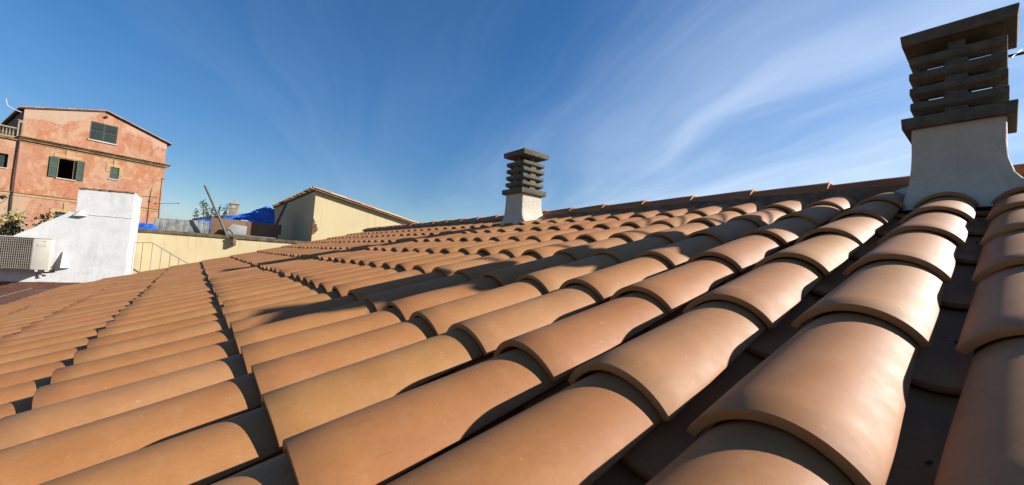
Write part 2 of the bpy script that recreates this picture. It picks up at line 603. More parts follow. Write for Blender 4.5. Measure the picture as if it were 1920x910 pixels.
def view(p):
    """is a point in the picture, and how large does a metre show there"""
    z = p.dot(cf)
    if z < 0.05:
        return -1.0
    x, y = p.dot(cr) / z, p.dot(cu) / z
    if abs(x) > 1.42 or abs(y) > 0.80:
        return -1.0
    return 1.0 / z


roof = thing('tiled_roof', 'low terracotta tiled roof slope with rows of curved clay tiles filling the foreground', 'roof', (0, 0, 0))
cover_hi = [tile_mesh('cover_tile', COVER, 24, 7, k, 0.0011, 0.0015) for k in range(7)]
cover_lo = [tile_mesh('cover_tile_small', COVER, 12, 2, k, 0.0016, 0) for k in range(4)]
chan_hi = [tile_mesh('channel_tile', CHAN, 16, 4, k + 20, 0.0018, 0.002) for k in range(4)]

covers, chans = [], []
ncol0 = math.floor((Y_START - COLA) / PITCH)
ncol1 = math.floor((Y_END - 0.10 - COLA) / PITCH)
colj = {c: rng.uniform(-0.004, 0.004) for c in range(ncol0, ncol1 + 2)}
for c in range(ncol0, ncol1 + 1):
    for r in range(-3, 8):
        s = ROW0 + (r - 3) * EXPO + rng.uniform(-0.009, 0.009)
        y = COLA + c * PITCH + colj[c] + rng.uniform(-0.003, 0.003)
        rot = (rng.uniform(-1, 1) * R(1.3), -SL + rng.uniform(-0.3, 0.5) * R(1.0), rng.uniform(-1, 1) * R(1.15))
        covers.append((s, y, rng.uniform(0, 0.003), rot, tint(), r))
    for r in range(-3, 8):
        s = ROW0 + (r - 3) * EXPO - 0.07 + rng.uniform(-0.006, 0.006)
        y = COLA + (c + 0.5) * PITCH + (colj[c] + colj[c + 1]) / 2
        rot = (rng.uniform(-1, 1) * R(1.0), -SL + rng.uniform(-0.3, 0.3) * R(0.7), rng.uniform(-1, 1) * R(0.5))
        tn = tint()
        chans.append((s, y, 0.006, rot, (tn[0] * 1.08, tn[1] * 0.88, tn[2] * 0.80, tn[3]), r))


def rank(t):
    best = max(view(pt(t[0] + d, t[1], 0.03)) for d in (0.02, 0.2, 0.42))
    return best


def lay(items, name, limit, hi, lo, geo_lo):
    items = sorted(items, key=rank, reverse=True)
    near = [t for t in items if rank(t) > 0][:limit]
    ids = {id(t) for t in near}
    rest = [t for t in items if id(t) not in ids]
    for k, (s, y, h, rot, tn, r) in enumerate(near):
        pool = hi if (k < 170 or not lo) else lo
        L_ = pt(s, y, h)
        o = link(name, rng.choice(pool), None, roof, L_, rot)
        o.color = (tn[0], tn[1], tn[2], 1)
        if r == 7:
            o.scale = (0.93, 1, 1)
    from mathutils import Euler
    mb, tints = MB(), []
    v0, f0 = tile_geo(NA=10, NS=1, **geo_lo)
    for (s, y, h, rot, tn, r) in rest:
        Mx = Matrix.Translation(pt(s, y, h)) @ Euler(rot).to_matrix().to_4x4()
        mb.add([Mx @ p for p in v0], f0)
        tints += [tn] * len(v0)
    me = mb.mesh(name + '_field', 50)
    at = me.color_attributes.new('tint', 'FLOAT_COLOR', 'POINT')
    for i, tn in enumerate(tints):
        at.data[i].color = tn
    return tag(link(name + '_field', me, M_TILE_A, roof), kind='stuff')


lay(covers, 'cover_tile', 298, cover_hi, cover_lo, COVER)
lay(chans, 'channel_tile', 110, chan_hi, None, CHAN)

# crumbs of mortar and grit that lie in the channels
crumbs = MB()
for _ in range(420):
    c = rng.randint(-4, 14)
    s = rng.uniform(-0.3, 2.6)
    yq = COLA + (c + 0.5) * PITCH + rng.gauss(0, 0.012)
    p0 = pt(s, yq, -0.036 + abs(rng.gauss(0, 0.002)))
    k = rng.uniform(0.0015, 0.0055)
    crumbs.add([p0 + Vector((rng.uniform(-1, 1), rng.uniform(-1, 1), rng.uniform(0.2, 1))) * k for _ in range(3)] + [p0 + Vector((0, 0, -k)), p0 + Vector((k, 0, -k)), p0 + Vector((0, k, -k))],
               [(0, 1, 2), (0, 3, 4, 1), (1, 4, 5, 2), (2, 5, 3, 0)])
tag(crumbs.build('mortar_crumbs', M_MORTAR, roof), kind='stuff')

# mortar bed below, both slopes as a thick shell, and the walls that carry them
S0 = ROW0 - 6 * EXPO - 0.02
apex = pt(S_RIDGE, 0, -0.075)
low_ = pt(S0 + 0.05, 0, -0.075)
far_ = Vector((2 * apex.x - low_.x, 0, low_.z))
dk = MB()
for a_, b_ in ((low_, apex), (apex, far_)):
    vs = []
    for y in (Y_START - 0.1, Y_END):
        for q, dz_ in ((a_, 0), (b_, 0), (b_, -0.12), (a_, -0.12)):
            vs.append((q.x, y, q.z + dz_))
    dk.add(vs, [(0, 1, 2, 3), (7, 6, 5, 4), (0, 4, 5, 1), (2, 6, 7, 3), (0, 3, 7, 4), (1, 5, 6, 2)])
dk.build('mortar_bed', M_DECK, roof)
hw = MB()
hx0, hx1 = low_.x + 0.25, far_.x - 0.25
hw.add([(hx0, Y_START, -8), (hx1, Y_START, -8), (hx1, Y_START, low_.z - 0.1), (apex.x, Y_START, apex.z - 0.2), (hx0, Y_START, low_.z - 0.1),
        (hx0, Y_END - 0.06, -8), (hx1, Y_END - 0.06, -8), (hx1, Y_END - 0.06, low_.z - 0.1), (apex.x, Y_END - 0.06, apex.z - 0.2), (hx0, Y_END - 0.06, low_.z - 0.1)],
       [(0, 1, 2, 3, 4), (9, 8, 7, 6, 5), (0, 4, 9, 5), (1, 6, 7, 2), (2, 7, 8, 3), (3, 8, 9, 4)])
hw.build('house_wall', M_YELLOW, roof)

# ridge: row of cover tiles whose mouths face the low-Y end, bedded in mortar
RX, RTOP = 2.95, 0.618
RIDGE = dict(L=0.46, w0=0.205, h0=0.078, w1=0.170, h1=0.062, z1=0.0, th=0.013)
ridge_m = [tile_mesh('ridge_tile', RIDGE, 18, 4, 40 + k, 0.002, 0.002) for k in range(3)]
y = 0.669 - 0.413 * 5
while y < Y_END - 0.1:
    o = link('ridge_tile', rng.choice(ridge_m), None, roof, (RX + rng.uniform(-0.004, 0.004), y, RTOP - 0.078 + rng.uniform(-0.003, 0.004)),
             (rng.uniform(-1, 1) * R(1.0), rng.uniform(-1, 1) * R(0.3), R(90) + rng.uniform(-1, 1) * R(0.8)))
    t_ = tint()
    o.color = (t_[0] * 0.95, t_[1] * 0.85, t_[2] * 0.85, 1)
    y += 0.413 if y + 0.413 < Y_END - 0.1 else 1
mm = MB()
ny = 260
prof = [(-0.155, 0.405), (-0.128, 0.485), (-0.098, 0.548), (-0.05, 0.575), (0.05, 0.575), (0.098, 0.548), (0.14, 0.485), (0.17, 0.40)]
for j in range(ny + 1):
    yy = Y_START + (Y_END - Y_START) * j / ny
    row = []
    for k, (a_, z_) in enumerate(prof):
        w_ = noise.noise(Vector((yy * 9, k * 2.0, 0))) * 0.016 + noise.noise(Vector((yy * 24, k * 3.0, 5))) * 0.012
        if k == 0 or k == 1:
            a2 = a_ - 0.022 * abs(math.sin(math.pi * (yy - COLA) / PITCH))
        else:
            a2 = a_
        row.append((RX + a2 + w_, yy, z_ + w_ * 0.4))
    mm.v += row
for j in range(ny):
    for k in range(len(prof) - 1):
        o_ = j * len(prof) + k
        mm.f.append((o_, o_ + 1, o_ + 1 + len(prof), o_ + len(prof)))
mm.build('ridge_mortar', M_MORTAR, roof, smooth=60)


# ------------------------------------------------------------------ chimneys
def chimney(label, cx, cy, seed, flare):
    zb = 0.36
    t = thing('chimney', label, 'chimney', (cx, cy, zb), 0, 'roof chimneys with louvred concrete caps')
    hw_ = 0.139
    # plastered shaft with hand-smoothed fillets at the foot
    # height, then how far the foot spreads to the front, back, low-Y side and high-Y side
    rows = [(0.0, 0.05, 0.20, 0.14, 1.30), (0.05, 0.034, 0.17, 0.115, 1.0), (0.085, 0.020, 0.13, 0.080, 0.66), (0.115, 0.012, 0.095, 0.042, 0.42), (0.145, 0.007, 0.064, 0.022, 0.24),
            (0.175, 0.004, 0.038, 0.014, 0.12), (0.205, 0.002, 0.020, 0.005, 0.05), (0.235, 0.001, 0.008, 0.002, 0.02), (0.27, 0, 0.002, 0, 0), (0.33, 0, 0, 0, 0), (0.39, 0, 0, 0, 0)]
    vs, fs = [], []
    per = 40
    for j, (z, ff, fb, fl, fh_) in enumerate(rows):
        for i in range(per):
            a = 2 * math.pi * (i + 0.5) / per
            ca_, sa_ = math.cos(a), math.sin(a)
            e = 0.13
            q = Vector((math.copysign(abs(ca_) ** e, ca_), math.copysign(abs(sa_) ** e, sa_), 0))
            x = q.x * hw_ + (fb * max(q.x, 0) if q.x > 0 else -ff * -q.x)
            yv = q.y * hw_ + (fh_ * flare if q.y > 0 else fl) * q.y
            nz = noise.noise(Vector((x * 14, yv * 14, z * 12 + seed * 5))) * 0.003
            vs.append((x * (1 + nz * 4), yv * (1 + nz * 4), z))
    for j in range(len(rows) - 1):
        for i in range(per):
            o = j * per + i
            o2 = j * per + (i + 1) % per
            fs.append((o, o2, o2 + per, o + per))
    fs.append(tuple(range(len(vs) - per, len(vs))))
    fs.append(tuple(reversed(range(per))))
    MB().add(vs, fs).build('shaft', M_PLASTER, t, smooth=50)
    # trowelled mortar running from the foot along the ridge
    for sgn, ln_ in ((1, 0.22), (-1, 0.15)):
        sv, sf = [], []
        na, nb = 14, 8
        for i in range(na + 1):
            u = i / na
            for j in range(nb + 1):
                w_ = j / nb
                x = 0.02 + 0.175 * w_ + 0.03 * u * (1 - w_)
                k_ = noise.noise(Vector((u * 5 + seed * 3, w_ * 4, sgn * 2.0)))
                ext = ln_ * (1.0 - 0.35 * (1 - w_)) * (1 + 0.18 * noise.noise(Vector((w_ * 5, seed * 2.0, sgn * 4.0))))
                yv = sgn * (0.10 + ext * u)
                z = (0.078 + 0.075 * w_ + 0.035 * math.sin(w_ * math.pi)) + 0.05 * (1 - u) ** 2.2 - 0.05 * u ** 3 + k_ * 0.008
                sv.append((x, yv, z))
        for i in range(na):
            for j in range(nb):
                o_ = i * (nb + 1) + j
                sf.append((o_, o_ + 1, o_ + nb + 2, o_ + nb + 1))
        MB().add(sv, sf).build('mortar_smear', M_PLASTER, t, smooth=60)
    MB().frustum(0, 0, 0.377, 0.428, 0.166, 0.166, 0.169, 0.169).build('base_plate', M_CONC, t, bevel=0.004)
    z0 = 0.428
    st = 0.0712
    for k in range(4):
        za = z0 + k * st + 0.020
        ring = MB()
        prof_ = [(0.100, 0.0), (0.112, 0.0), (0.144, 0.022), (0.144, 0.052), (0.140, 0.055), (0.100, 0.055)]
        n = len(prof_)
        for (a_, z_) in prof_:
            ring.v += [(-a_, -a_, za + z_), (a_, -a_, za + z_), (a_, a_, za + z_), (-a_, a_, za + z_)]
        for i in range(n):
            for c_ in range(4):
                a1, a2 = i * 4 + c_, i * 4 + (c_ + 1) % 4
                b1, b2 = ((i + 1) % n) * 4 + c_, ((i + 1) % n) * 4 + (c_ + 1) % 4
                ring.f.append((a1, a2, b2, b1))
        ring.build('louvre', M_CONC, t, bevel=0.003, loc=(rng.uniform(-.002, .002), rng.uniform(-.002, .002), 0), rot=(0, 0, rng.uniform(-1, 1) * R(0.7)))
    for k in range(4):
        zs = z0 + k * st - (0.002 if k else 0.0)
        ze = z0 + k * st + (0.036 if k < 4 else 0.060)
        for q in range(4):
            b = MB()
            b.add([(-0.040, -0.137, zs), (0.040, -0.137, zs), (0.030, -0.122, ze), (-0.030, -0.122, ze),
                   (-0.040, -0.100, zs), (0.040, -0.100, zs), (0.030, -0.100, ze), (-0.030, -0.100, ze)],
                  [(0, 1, 2, 3), (5, 4, 7, 6), (0, 4, 5, 1), (3, 2, 6, 7), (0, 3, 7, 4), (1, 5, 6, 2)])
            b.build('spacer', M_CONC, t, bevel=0.002, rot=(0, 0, q * math.pi / 2))
    cz = z0 + 0.342
    for q in range(4):      # blocks that carry the cap
        MB().box(-0.026, 0.026, -0.111, -0.096, z0 + 4 * st + 0.0065, cz - 0.0065).build('cap_block', M_CONC, t, bevel=0.002, rot=(0, 0, q * math.pi / 2))
    cp = MB().frustum(0, 0, cz, cz + 0.052, 0.168, 0.168, 0.174, 0.174)
    cp.frustum(0, 0, cz - 0.006, cz - 0.001, 0.135, 0.135, 0.14, 0.14)
    cp.build('cap', M_CONC, t, bevel=0.004)
    return t


chimney('large white chimney with dark louvred cap beside the right edge, nearest to the camera', 2.527 + 0.139, 0.146, 1, 0.022)
chimney('small distant white chimney with louvred cap near the middle of the ridge', 2.527 + 0.139, 3.067 + 0.139, 2, 0.042)

# mast antenna on the far slope, one end of it showing beside the near chimney
an = thing('roof_antenna', 'thin dark television antenna partly hidden behind the near chimney at right edge', 'antenna', (4.45, -0.62, 0.1))
MB().tube([(0, 0, -0.25), (0, 0, 2.05)], 0.014, 8).build('mast', M_ANT, an, smooth=60)
MB().tube([(-0.05, 0.65, 1.61), (0.05, -0.7, 1.62)], 0.010, 6).build('boom', M_ANT, an, smooth=60)
for k in range(9):
    u = k / 8
    c_ = Vector((-0.05, 0.60, 1.61)).lerp(Vector((0.05, -0.68, 1.62)), u)
    MB().tube([c_ + Vector((-0.10, 0.012, -0.055)), c_ + Vector((0.10, -0.035, 0.065))], 0.004, 5).build('element', M_ANT, an)

# ------------------------------------------------------------------ terrace at the left with its white wall
TZ = -0.875
tf = MB().box(-9, -1.30, 1.5, 10.0, -1.1, TZ + 0.001).build('terrace_floor', M_GROUT)
tag(tf, kind='structure')
ft = MB().box(-0.156, 0.156, -0.156, 0.156, -0.012, 0.004).mesh('floor_tile')
ft.materials.append(M_FLOOR)
for i in range(9):
    for j in range(16):
        x, y = -1.50 - i * 0.335, 9.80 - j * 0.335
        o = link('floor_tile', ft, None, tf, (x, y, TZ + rng.uniform(-0.001, 0.001)))

YW = 10.0
ww = thing('white_wall', 'rough whitewashed wall with a tall block and a sloping left shoulder', 'wall', (-1.6, YW, TZ))


def ragged(poly, y0, y1, seed, amp, step=0.05):
    """vertical slab with slightly uneven outline, front face at y0"""
    pts = []
    for i, (x, z) in enumerate(poly):
        x2, z2 = poly[(i + 1) % len(poly)]
        n = max(1, int(math.hypot(x2 - x, z2 - z) / step))
        for k in range(n):
            u = k / n
            px_, pz_ = x + (x2 - x) * u, z + (z2 - z) * u
            q = Vector((px_ * 7 + seed, pz_ * 7, seed))
            pts.append((px_ + noise.noise(q) * amp, pz_ + noise.noise(q + Vector((5, 5, 5))) * amp))
    n = len(pts)
    vs = [(x, y0, z) for x, z in pts] + [(x, y1, z) for x, z in pts]
    fs = [tuple(range(n)), tuple(reversed(range(n, 2 * n)))]
    fs += [(i, i + n, (i + 1) % n + n, (i + 1) % n) for i in range(n)]
    return vs, fs


ox, oz = -1.6, TZ
poly = [(-9 - ox, TZ + 0.1 - oz), (-0.94 - ox, TZ + 0.1 - oz), (-0.94 - ox, 0.40 - oz), (-1.62 - ox, 0.41 - oz), (-1.70 - ox, 0.43 - oz), (-2.30 - ox, -0.06 - oz), (-9 - ox, -0.06 - oz)]
v_, f_ = ragged(poly, 0.0, 0.25, 1.0, 0.012)
MB().add(v_, f_).build('lower_wall', M_WHITE, ww)
poly = [(-1.635 - ox, 0.395 - oz), (-0.935 - ox, 0.395 - oz), (-0.935 - ox, 0.875 - oz), (-1.3 - ox, 0.868 - oz), (-1.635 - ox, 0.845 - oz)]
v_, f_ = ragged(poly, 0.008, 1.24, 2.0, 0.010)
MB().add(v_, f_).build('tall_block', M_WHITE, ww)
MB().box(-1.2 - ox, -0.94 - ox, 0.251, 1.24, 0, 0.41 - oz).build('side_wall', M_WHITE, ww)
MB().add([(0.02, -0.005, 0.47 + 0.875), (0.10, -0.07, 0.37 + 0.875), (-0.06, -0.05, 0.36 + 0.875), (0.02, 0.03, 0.47 + 0.875), (0.12, 0.03, 0.37 + 0.875), (-0.08, 0.03, 0.36 + 0.875)],
         [(0, 1, 2), (3, 5, 4), (0, 3, 4, 1), (1, 4, 5, 2), (2, 5, 3, 0)]).build('mortar_lump', M_WHITE, ww, bevel=0.008)
MB().add([(-0.12, 0.0, 0.345), (-0.02, 0.0, 0.345), (-0.12, 0.0, 0.62), (-0.12, -0.10, 0.345), (-0.02, -0.03, 0.345), (-0.12, -0.02, 0.62)],
         [(0, 1, 2), (3, 5, 4), (0, 3, 4, 1), (1, 4, 5, 2), (2, 5, 3, 0)]).build('corner_bracket', M_WHITE, ww, bevel=0.004)
# thin hairline seam of older render across the wall and a ragged crest
mb = MB()
pts = [(-1.55 - ox + 0.62 * k / 14, -0.004, 0.404 - oz + rng.uniform(-0.006, 0.006)) for k in range(15)]
mb.tube(pts, 0.006, 5)
mb.build('render_seam', M_WHITE, ww, smooth=60)
cr_ = MB()
for k in range(26):
    x = -1.62 - ox + k * 0.027
    z = 0.848 - oz + 0.027 * min(1, k / 22)
    cr_.box(x - 0.013, x + 0.013, -0.004 - rng.uniform(0, 0.010), 0.10, z - 0.012, z + rng.uniform(0.004, 0.022))
cr_.build('crumbled_crest', M_MORTAR, ww, bevel=0.003)
sk = MB().box(-0.158, 0.158, -0.012, 0.02, 0.002, 0.098).mesh('skirting_tile')
sk.materials.append(M_FLOOR)
for i in range(9):
    link('skirting_tile', sk, None, ww, (-1.30 - i * 0.33 - ox, -0.004, 0))
MB().box(-9 - ox, -1.0 - ox, -0.008, 0.24, 0, 0.099).build('skirting_bed', M_GROUT, ww)

# air conditioner hung on the wall
ac = thing('air_conditioner', 'beige outdoor air conditioning unit hung low on the white wall', 'air conditioner', (-2.25, 9.72, -0.56))
AX0, AX1, AH = -0.42, 0.44, 0.50
MB().box(AX1 - 0.20, AX1, -0.0, 0.22, 0, AH).build('end_cover', M_ACW, ac, bevel=0.012)
shell = MB()
shell.box(AX0, AX1 - 0.202, 0.03, 0.22, 0, AH)
shell.build('casing', M_ACW, ac, bevel=0.006)
MB().box(AX0 + 0.01, AX1 - 0.21, 0.018, 0.032, 0.03, AH - 0.03).build('coil', M_ACD, ac)
fr = MB()
for k in range(31):
    x = AX0 + 0.01 + k * (AX1 - 0.215 - AX0) / 30
    fr.box(x - 0.002, x + 0.002, 0.0, 0.012, 0.02, AH - 0.02)
for k in range(13):
    z = 0.02 + k * (AH - 0.04) / 12
    fr.box(AX0 + 0.005, AX1 - 0.208, 0.004, 0.010, z - 0.003, z + 0.003)
fr.build('grille', M_ACG, ac)
MB().box(AX0 - 0.01, AX1 + 0.006, -0.006, 0.226, AH + 0.001, AH + 0.014).build('top_cover', M_ACW, ac, bevel=0.004)
MB().box(AX1 - 0.145, AX1 - 0.05, -0.004, 0.002, 0.375, 0.415).build('name_plate', M_SILL, ac)
MB().box(AX1 - 0.09, AX1 - 0.06, -0.004, 0.002, 0.455, 0.460).build('badge', M_ACD, ac)
for x in (AX0 + 0.12, AX1 - 0.13):
    b = MB().box(x - 0.015, x + 0.015, -0.02, 0.28, -0.030, -0.002)
    b.box(x - 0.015, x + 0.015, 0.25, 0.28, -0.14, -0.030)
    b.build('wall_bracket', M_SILL, ac, bevel=0.003)
    MB().box(x - 0.04, x + 0.04, 0.0, 0.05, -0.028, -0.0005).build('rubber_foot', M_DARK, ac)
MB().tube([(AX1 - 0.03, 0.12, 0.06), (AX1 + 0.03, 0.13, 0.03), (AX1 + 0.03, 0.2, -0.04), (AX1 - 0.1, 0.24, -0.06)], 0.012, 6).build('refrigerant_pipe', M_DARK, ac, smooth=60)

# ------------------------------------------------------------------ yellow wall with railing, terrace behind
YY = 11.3
yw = thing('yellow_wall', 'low cream yellow garden wall with a stained coping on top', 'wall', (0.4, YY, -8))
MB().box(-1.40, 1.95, 0, 0.22, 0, 8.205).build('wall', M_YELLOW, yw)
cp = MB()
nseg = 60
rowsv = []
for i in range(nseg + 1):
    x = -1.42 + (3.37) * i / nseg
    j = [noise.noise(Vector((x * 6, k * 3.0, 1))) * 0.008 for k in range(4)]
    rowsv += [(x, -0.035 + j[0], 8.206), (x, -0.05 + j[1], 8.268 + j[2]), (x, 0.24, 8.275 + j[3]), (x, 0.24, 8.206)]
cp.v = rowsv
for i in range(nseg):
    for k in range(4):
        a_, b_ = i * 4 + k, i * 4 + (k + 1) % 4
        cp.f.append((a_, b_, b_ + 4, a_ + 4))
cp.f += [(0, 1, 2, 3), (nseg * 4 + 3, nseg * 4 + 2, nseg * 4 + 1, nseg * 4)]
cp.build('coping', M_COPING, yw)
MB().box(0.28, 0.345, -0.12, 0.0, 8.04, 8.215).box(0.275, 0.35, -0.13, -0.055, 8.2155, 8.262).build('drain_spout', M_COPING, yw, bevel=0.006)

tb = MB().box(-2.0, 2.34, YY + 0.23, 19, -8, 0.262).build('upper_terrace', M_MORTAR)
tag(tb, kind='structure')
st_ = MB().box(-1.3, 2.3, Y_END + 0.02, YY - 0.002, -8, -1.6).build('stair_well', M_MORTAR)
tag(st_, kind='structure')

rl = thing('stair_railing', 'thin grey metal stair railing in front of the yellow wall', 'railing', (-0.955, 10.9, -1.6))
MB().box(-0.022, 0.022, -0.022, 0.022, 0, 1.568).build('post', M_STEEL, rl, bevel=0.003)
top = [(0.0, 1.566), (0.276, 1.590), (0.80, 1.245), (1.3, 0.92)]
MB().tube([(x, 0, z) for x, z in top], 0.008, 8).build('handrail', M_STEEL, rl, smooth=60)
for k in range(1, 9):
    x = 0.145 * k
    for (xa, za), (xb, zb_) in zip(top, top[1:]):
        if xa <= x <= xb:
            z = za + (zb_ - za) * (x - xa) / (xb - xa)
    MB().tube([(x, 0, max(0, z - 1.0)), (x, 0, z)], 0.0065, 6).build('baluster', M_STEEL, rl, smooth=60)

# ------------------------------------------------------------------ yellow lean-to house
XC = 2.345
yh = thing('yellow_house', 'cream yellow house with a single sloping tiled roof behind the ridge', 'house', (XC, YY - 0.01, -8))
ZT = 9.617
sl2 = math.atan2(1.617 - 1.09, 4.94 - 2.345)
DX = 3.9
wv = [(0, 0, 0), (DX, 0, 0), (DX, 0, ZT - math.tan(sl2) * DX), (0, 0, ZT), (0, 7.0, 0), (DX, 7.0, 0), (DX, 7.0, ZT - math.tan(sl2) * DX), (0, 7.0, ZT + 0.05)]
MB().add(wv, [(0, 1, 2, 3), (5, 4, 7, 6), (0, 3, 7, 4), (1, 5, 6, 2), (3, 2, 6, 7)]).build('wall', M_YELLOW, yh)
T2 = dict(L=0.46, w0=0.18, h0=0.055, w1=0.15, h1=0.042, z1=-0.003, th=0.014)
vt = tile_mesh('roof_tile', T2, 8, 1, 3, 0.002, 0)
OLD = [(0.39, 0.25, 0.14), (0.34, 0.20, 0.11), (0.42, 0.29, 0.175), (0.28, 0.18, 0.11)]
fieldm, ftint = MB(), []
v0, f0 = tile_geo(NA=8, NS=1, **T2)
for j in range(33):
    for i in range(10):
        u = 0.02 + i * 0.41 + (0.40 if True else 0)
        yq = -0.03 + j * 0.212
        pos = Vector((-0.06 + u * math.cos(sl2), yq, ZT + 0.02 + 0.05 * yq / 7 + 0.018 - (u - 0.08) * math.sin(sl2)))
        ro = (rng.uniform(-1, 1) * R(3), sl2 + R(180) * 0 , R(180) + rng.uniform(-1, 1) * R(2))
        # mouth points down-slope (+X): turn the tile round
        col = OLD[rng.randrange(4)]
        if j == 0 or i == 0:
            o = link('roof_tile', vt, None, yh, pos, (rng.uniform(-1, 1) * R(3), -sl2, R(180) + rng.uniform(-1, 1) * R(2)))
            o.color = (*col, 1)
        else:
            from mathutils import Euler
            Mx = Matrix.Translation(pos) @ Euler((0, -sl2, R(180))).to_matrix().to_4x4()
            fieldm.add([Mx @ p for p in v0], f0)
            ftint += [(*col, rng.random())] * len(v0)
me = fieldm.mesh('roof_tile_field', 50)
at = me.color_attributes.new('tint', 'FLOAT_COLOR', 'POINT')
for i, tn in enumerate(ftint):
    at.data[i].color = tn
tag(link('roof_tile_field', me, M_TILE_A, yh), kind='stuff')
# under-tile verge board
mb = MB()
mb.add([(-0.05, -0.10, ZT - 0.005), (DX, -0.10, ZT - 0.005 - DX * math.tan(sl2)), (DX, -0.10, ZT + 0.02 - DX * math.tan(sl2)), (-0.05, -0.10, ZT + 0.02),
        (-0.05, 7.0, ZT + 0.045), (DX, 7.0, ZT + 0.045 - DX * math.tan(sl2)), (DX, 7.0, ZT + 0.07 - DX * math.tan(sl2)), (-0.05, 7.0, ZT + 0.07)],
       [(0, 1, 2, 3), (5, 4, 7, 6), (0, 4, 5, 1), (3, 2, 6, 7), (0, 3, 7, 4), (1, 5, 6, 2)])
mb.build('roof_bed', M_MORTAR, yh)
# broken patch of brick at the corner
mb = MB()
for k in range(26):
    zz_ = 8.47 + 0.39 * k / 25
    wd_ = 0.115 * math.sin(math.pi * min(1, (k + 1) / 20)) ** 0.6 if k < 20 else 0.05 * (25 - k) / 5 + 0.02
    mb.box(-0.012, max(0.02, wd_ + rng.uniform(-0.02, 0.02)), -0.006 - rng.uniform(0, 0.012), 0.05, zz_, zz_ + 0.016)
mb.build('broken_corner', M_BRICK, yh)
gb = MB()
for i in range(6):
    gb.box(-0.012, 0.0, 4.85 + i * 0.27, 4.90 + i * 0.27, 8.56, 8.90)
for i in range(5):
    gb.box(-0.014, 0.0, 4.85, 6.25, 8.56 + i * 0.08, 8.585 + i * 0.08)
gb.build('vent_grille', M_GREYW, yh)
MB().box(-0.005, 0.001, 4.84, 6.26, 8.55, 8.91).build('vent_opening', M_DARK, yh)

# ------------------------------------------------------------------ stored things on the upper terrace
TZ2 = 0.262
ws = thing('sheet_stack', 'weathered grey green sheet panels standing in a row behind the yellow wall', 'panels', (-0.27, 12.0, TZ2))
x = -0.49
k = 0
while x < 0.46:
    w_ = rng.uniform(0.09, 0.17)
    hgt = 0.285 + 0.045 * (x + 0.5) + rng.uniform(-0.006, 0.006)
    MB().box(x + 0.002, min(x + w_, 0.47), rng.uniform(-0.012, 0.0), 0.025, 0, hgt).build('panel', M_SHEET, ws, bevel=0.004, rot=(R(-4), 0, 0))
    x += w_
    k += 1
MB().box(0.475, 0.505, -0.01, 0.03, 0, 0.33).build('edge_post', M_STEEL, ws, rot=(R(-4), 0, 0))

bd = thing('brown_board', 'long brown board standing behind the leaning grey pole', 'board', (0.26, 12.15, TZ2))
MB().box(0.0, 0.72, 0, 0.03, 0, 0.43).build('board_sheet', M_BOARD, bd, bevel=0.003)
MB().box(0.725, 1.45, 0.004, 0.034, 0, 0.42).build('board_sheet', M_BOARD, bd, bevel=0.003)
gp = MB().add([(0, 0, 0), (0.36, 0, 0), (0.37, 0, 0.29), (0.06, 0, 0.31), (-0.04, 0, 0.16), (0, 0.02, 0), (0.36, 0.02, 0), (0.37, 0.02, 0.29), (0.06, 0.02, 0.31), (-0.04, 0.02, 0.16)],
              [(0, 1, 2, 3, 4), (9, 8, 7, 6, 5), (0, 5, 6, 1), (1, 6, 7, 2), (2, 7, 8, 3), (3, 8, 9, 4), (4, 9, 5, 0)])
o = gp.build('grey_panel', M_PANEL, None, bevel=0.003, loc=(0.62, 11.93, TZ2), rot=(R(-8), 0, 0))
tag(o, 'broken pale grey panel leaning on the brown board', 'panel')
o = MB().box(0, 0.16, 0, 0.05, 0.0, 0.018).build('white_strip', M_SILL, None, bevel=0.004, loc=(0.86, 12.151, 0.694), rot=(0, R(3), 0))
tag(o, 'short white strip lying on top of the brown board', 'strip')
pl_ = MB().tube([(0.58, 11.70, 0.275), (0.07, 11.72, 1.393)], 0.025, 12)
pl_.tube([(0.072, 11.72, 1.389), (0.068, 11.72, 1.397)], 0.029, 12)
tag(pl_.build('leaning_pole', M_PIPE, None, smooth=50), 'tall grey pipe pole leaning left above the yellow wall', 'pole')
tag(MB().tube([(0.60, 11.72, 0.296), (1.62, 11.80, 0.290)], 0.026, 10).build('lying_pipe', M_PIPE, None, smooth=50), 'grey pipe lying flat along the top of the yellow wall', 'pipe')
tag(MB().box(-0.03, 0.03, -0.03, 0.03, 0, 1.02).build('slanted_beam', M_PIPE, None, bevel=0.004, loc=(1.57, 12.40, 0.33), rot=(0, R(17), 0)),
    'grey beam leaning right against the yellow house corner', 'beam')
tag(MB().tube([(0.56, 11.74, 0.29), (0.50, 11.76, 0.36), (0.62, 11.78, 0.42), (0.70, 11.75, 0.33), (0.62, 11.73, 0.29)], 0.014, 6).build('hose', M_DARK, None, smooth=60),
    'short dark hose loop at the foot of the leaning pole', 'hose')


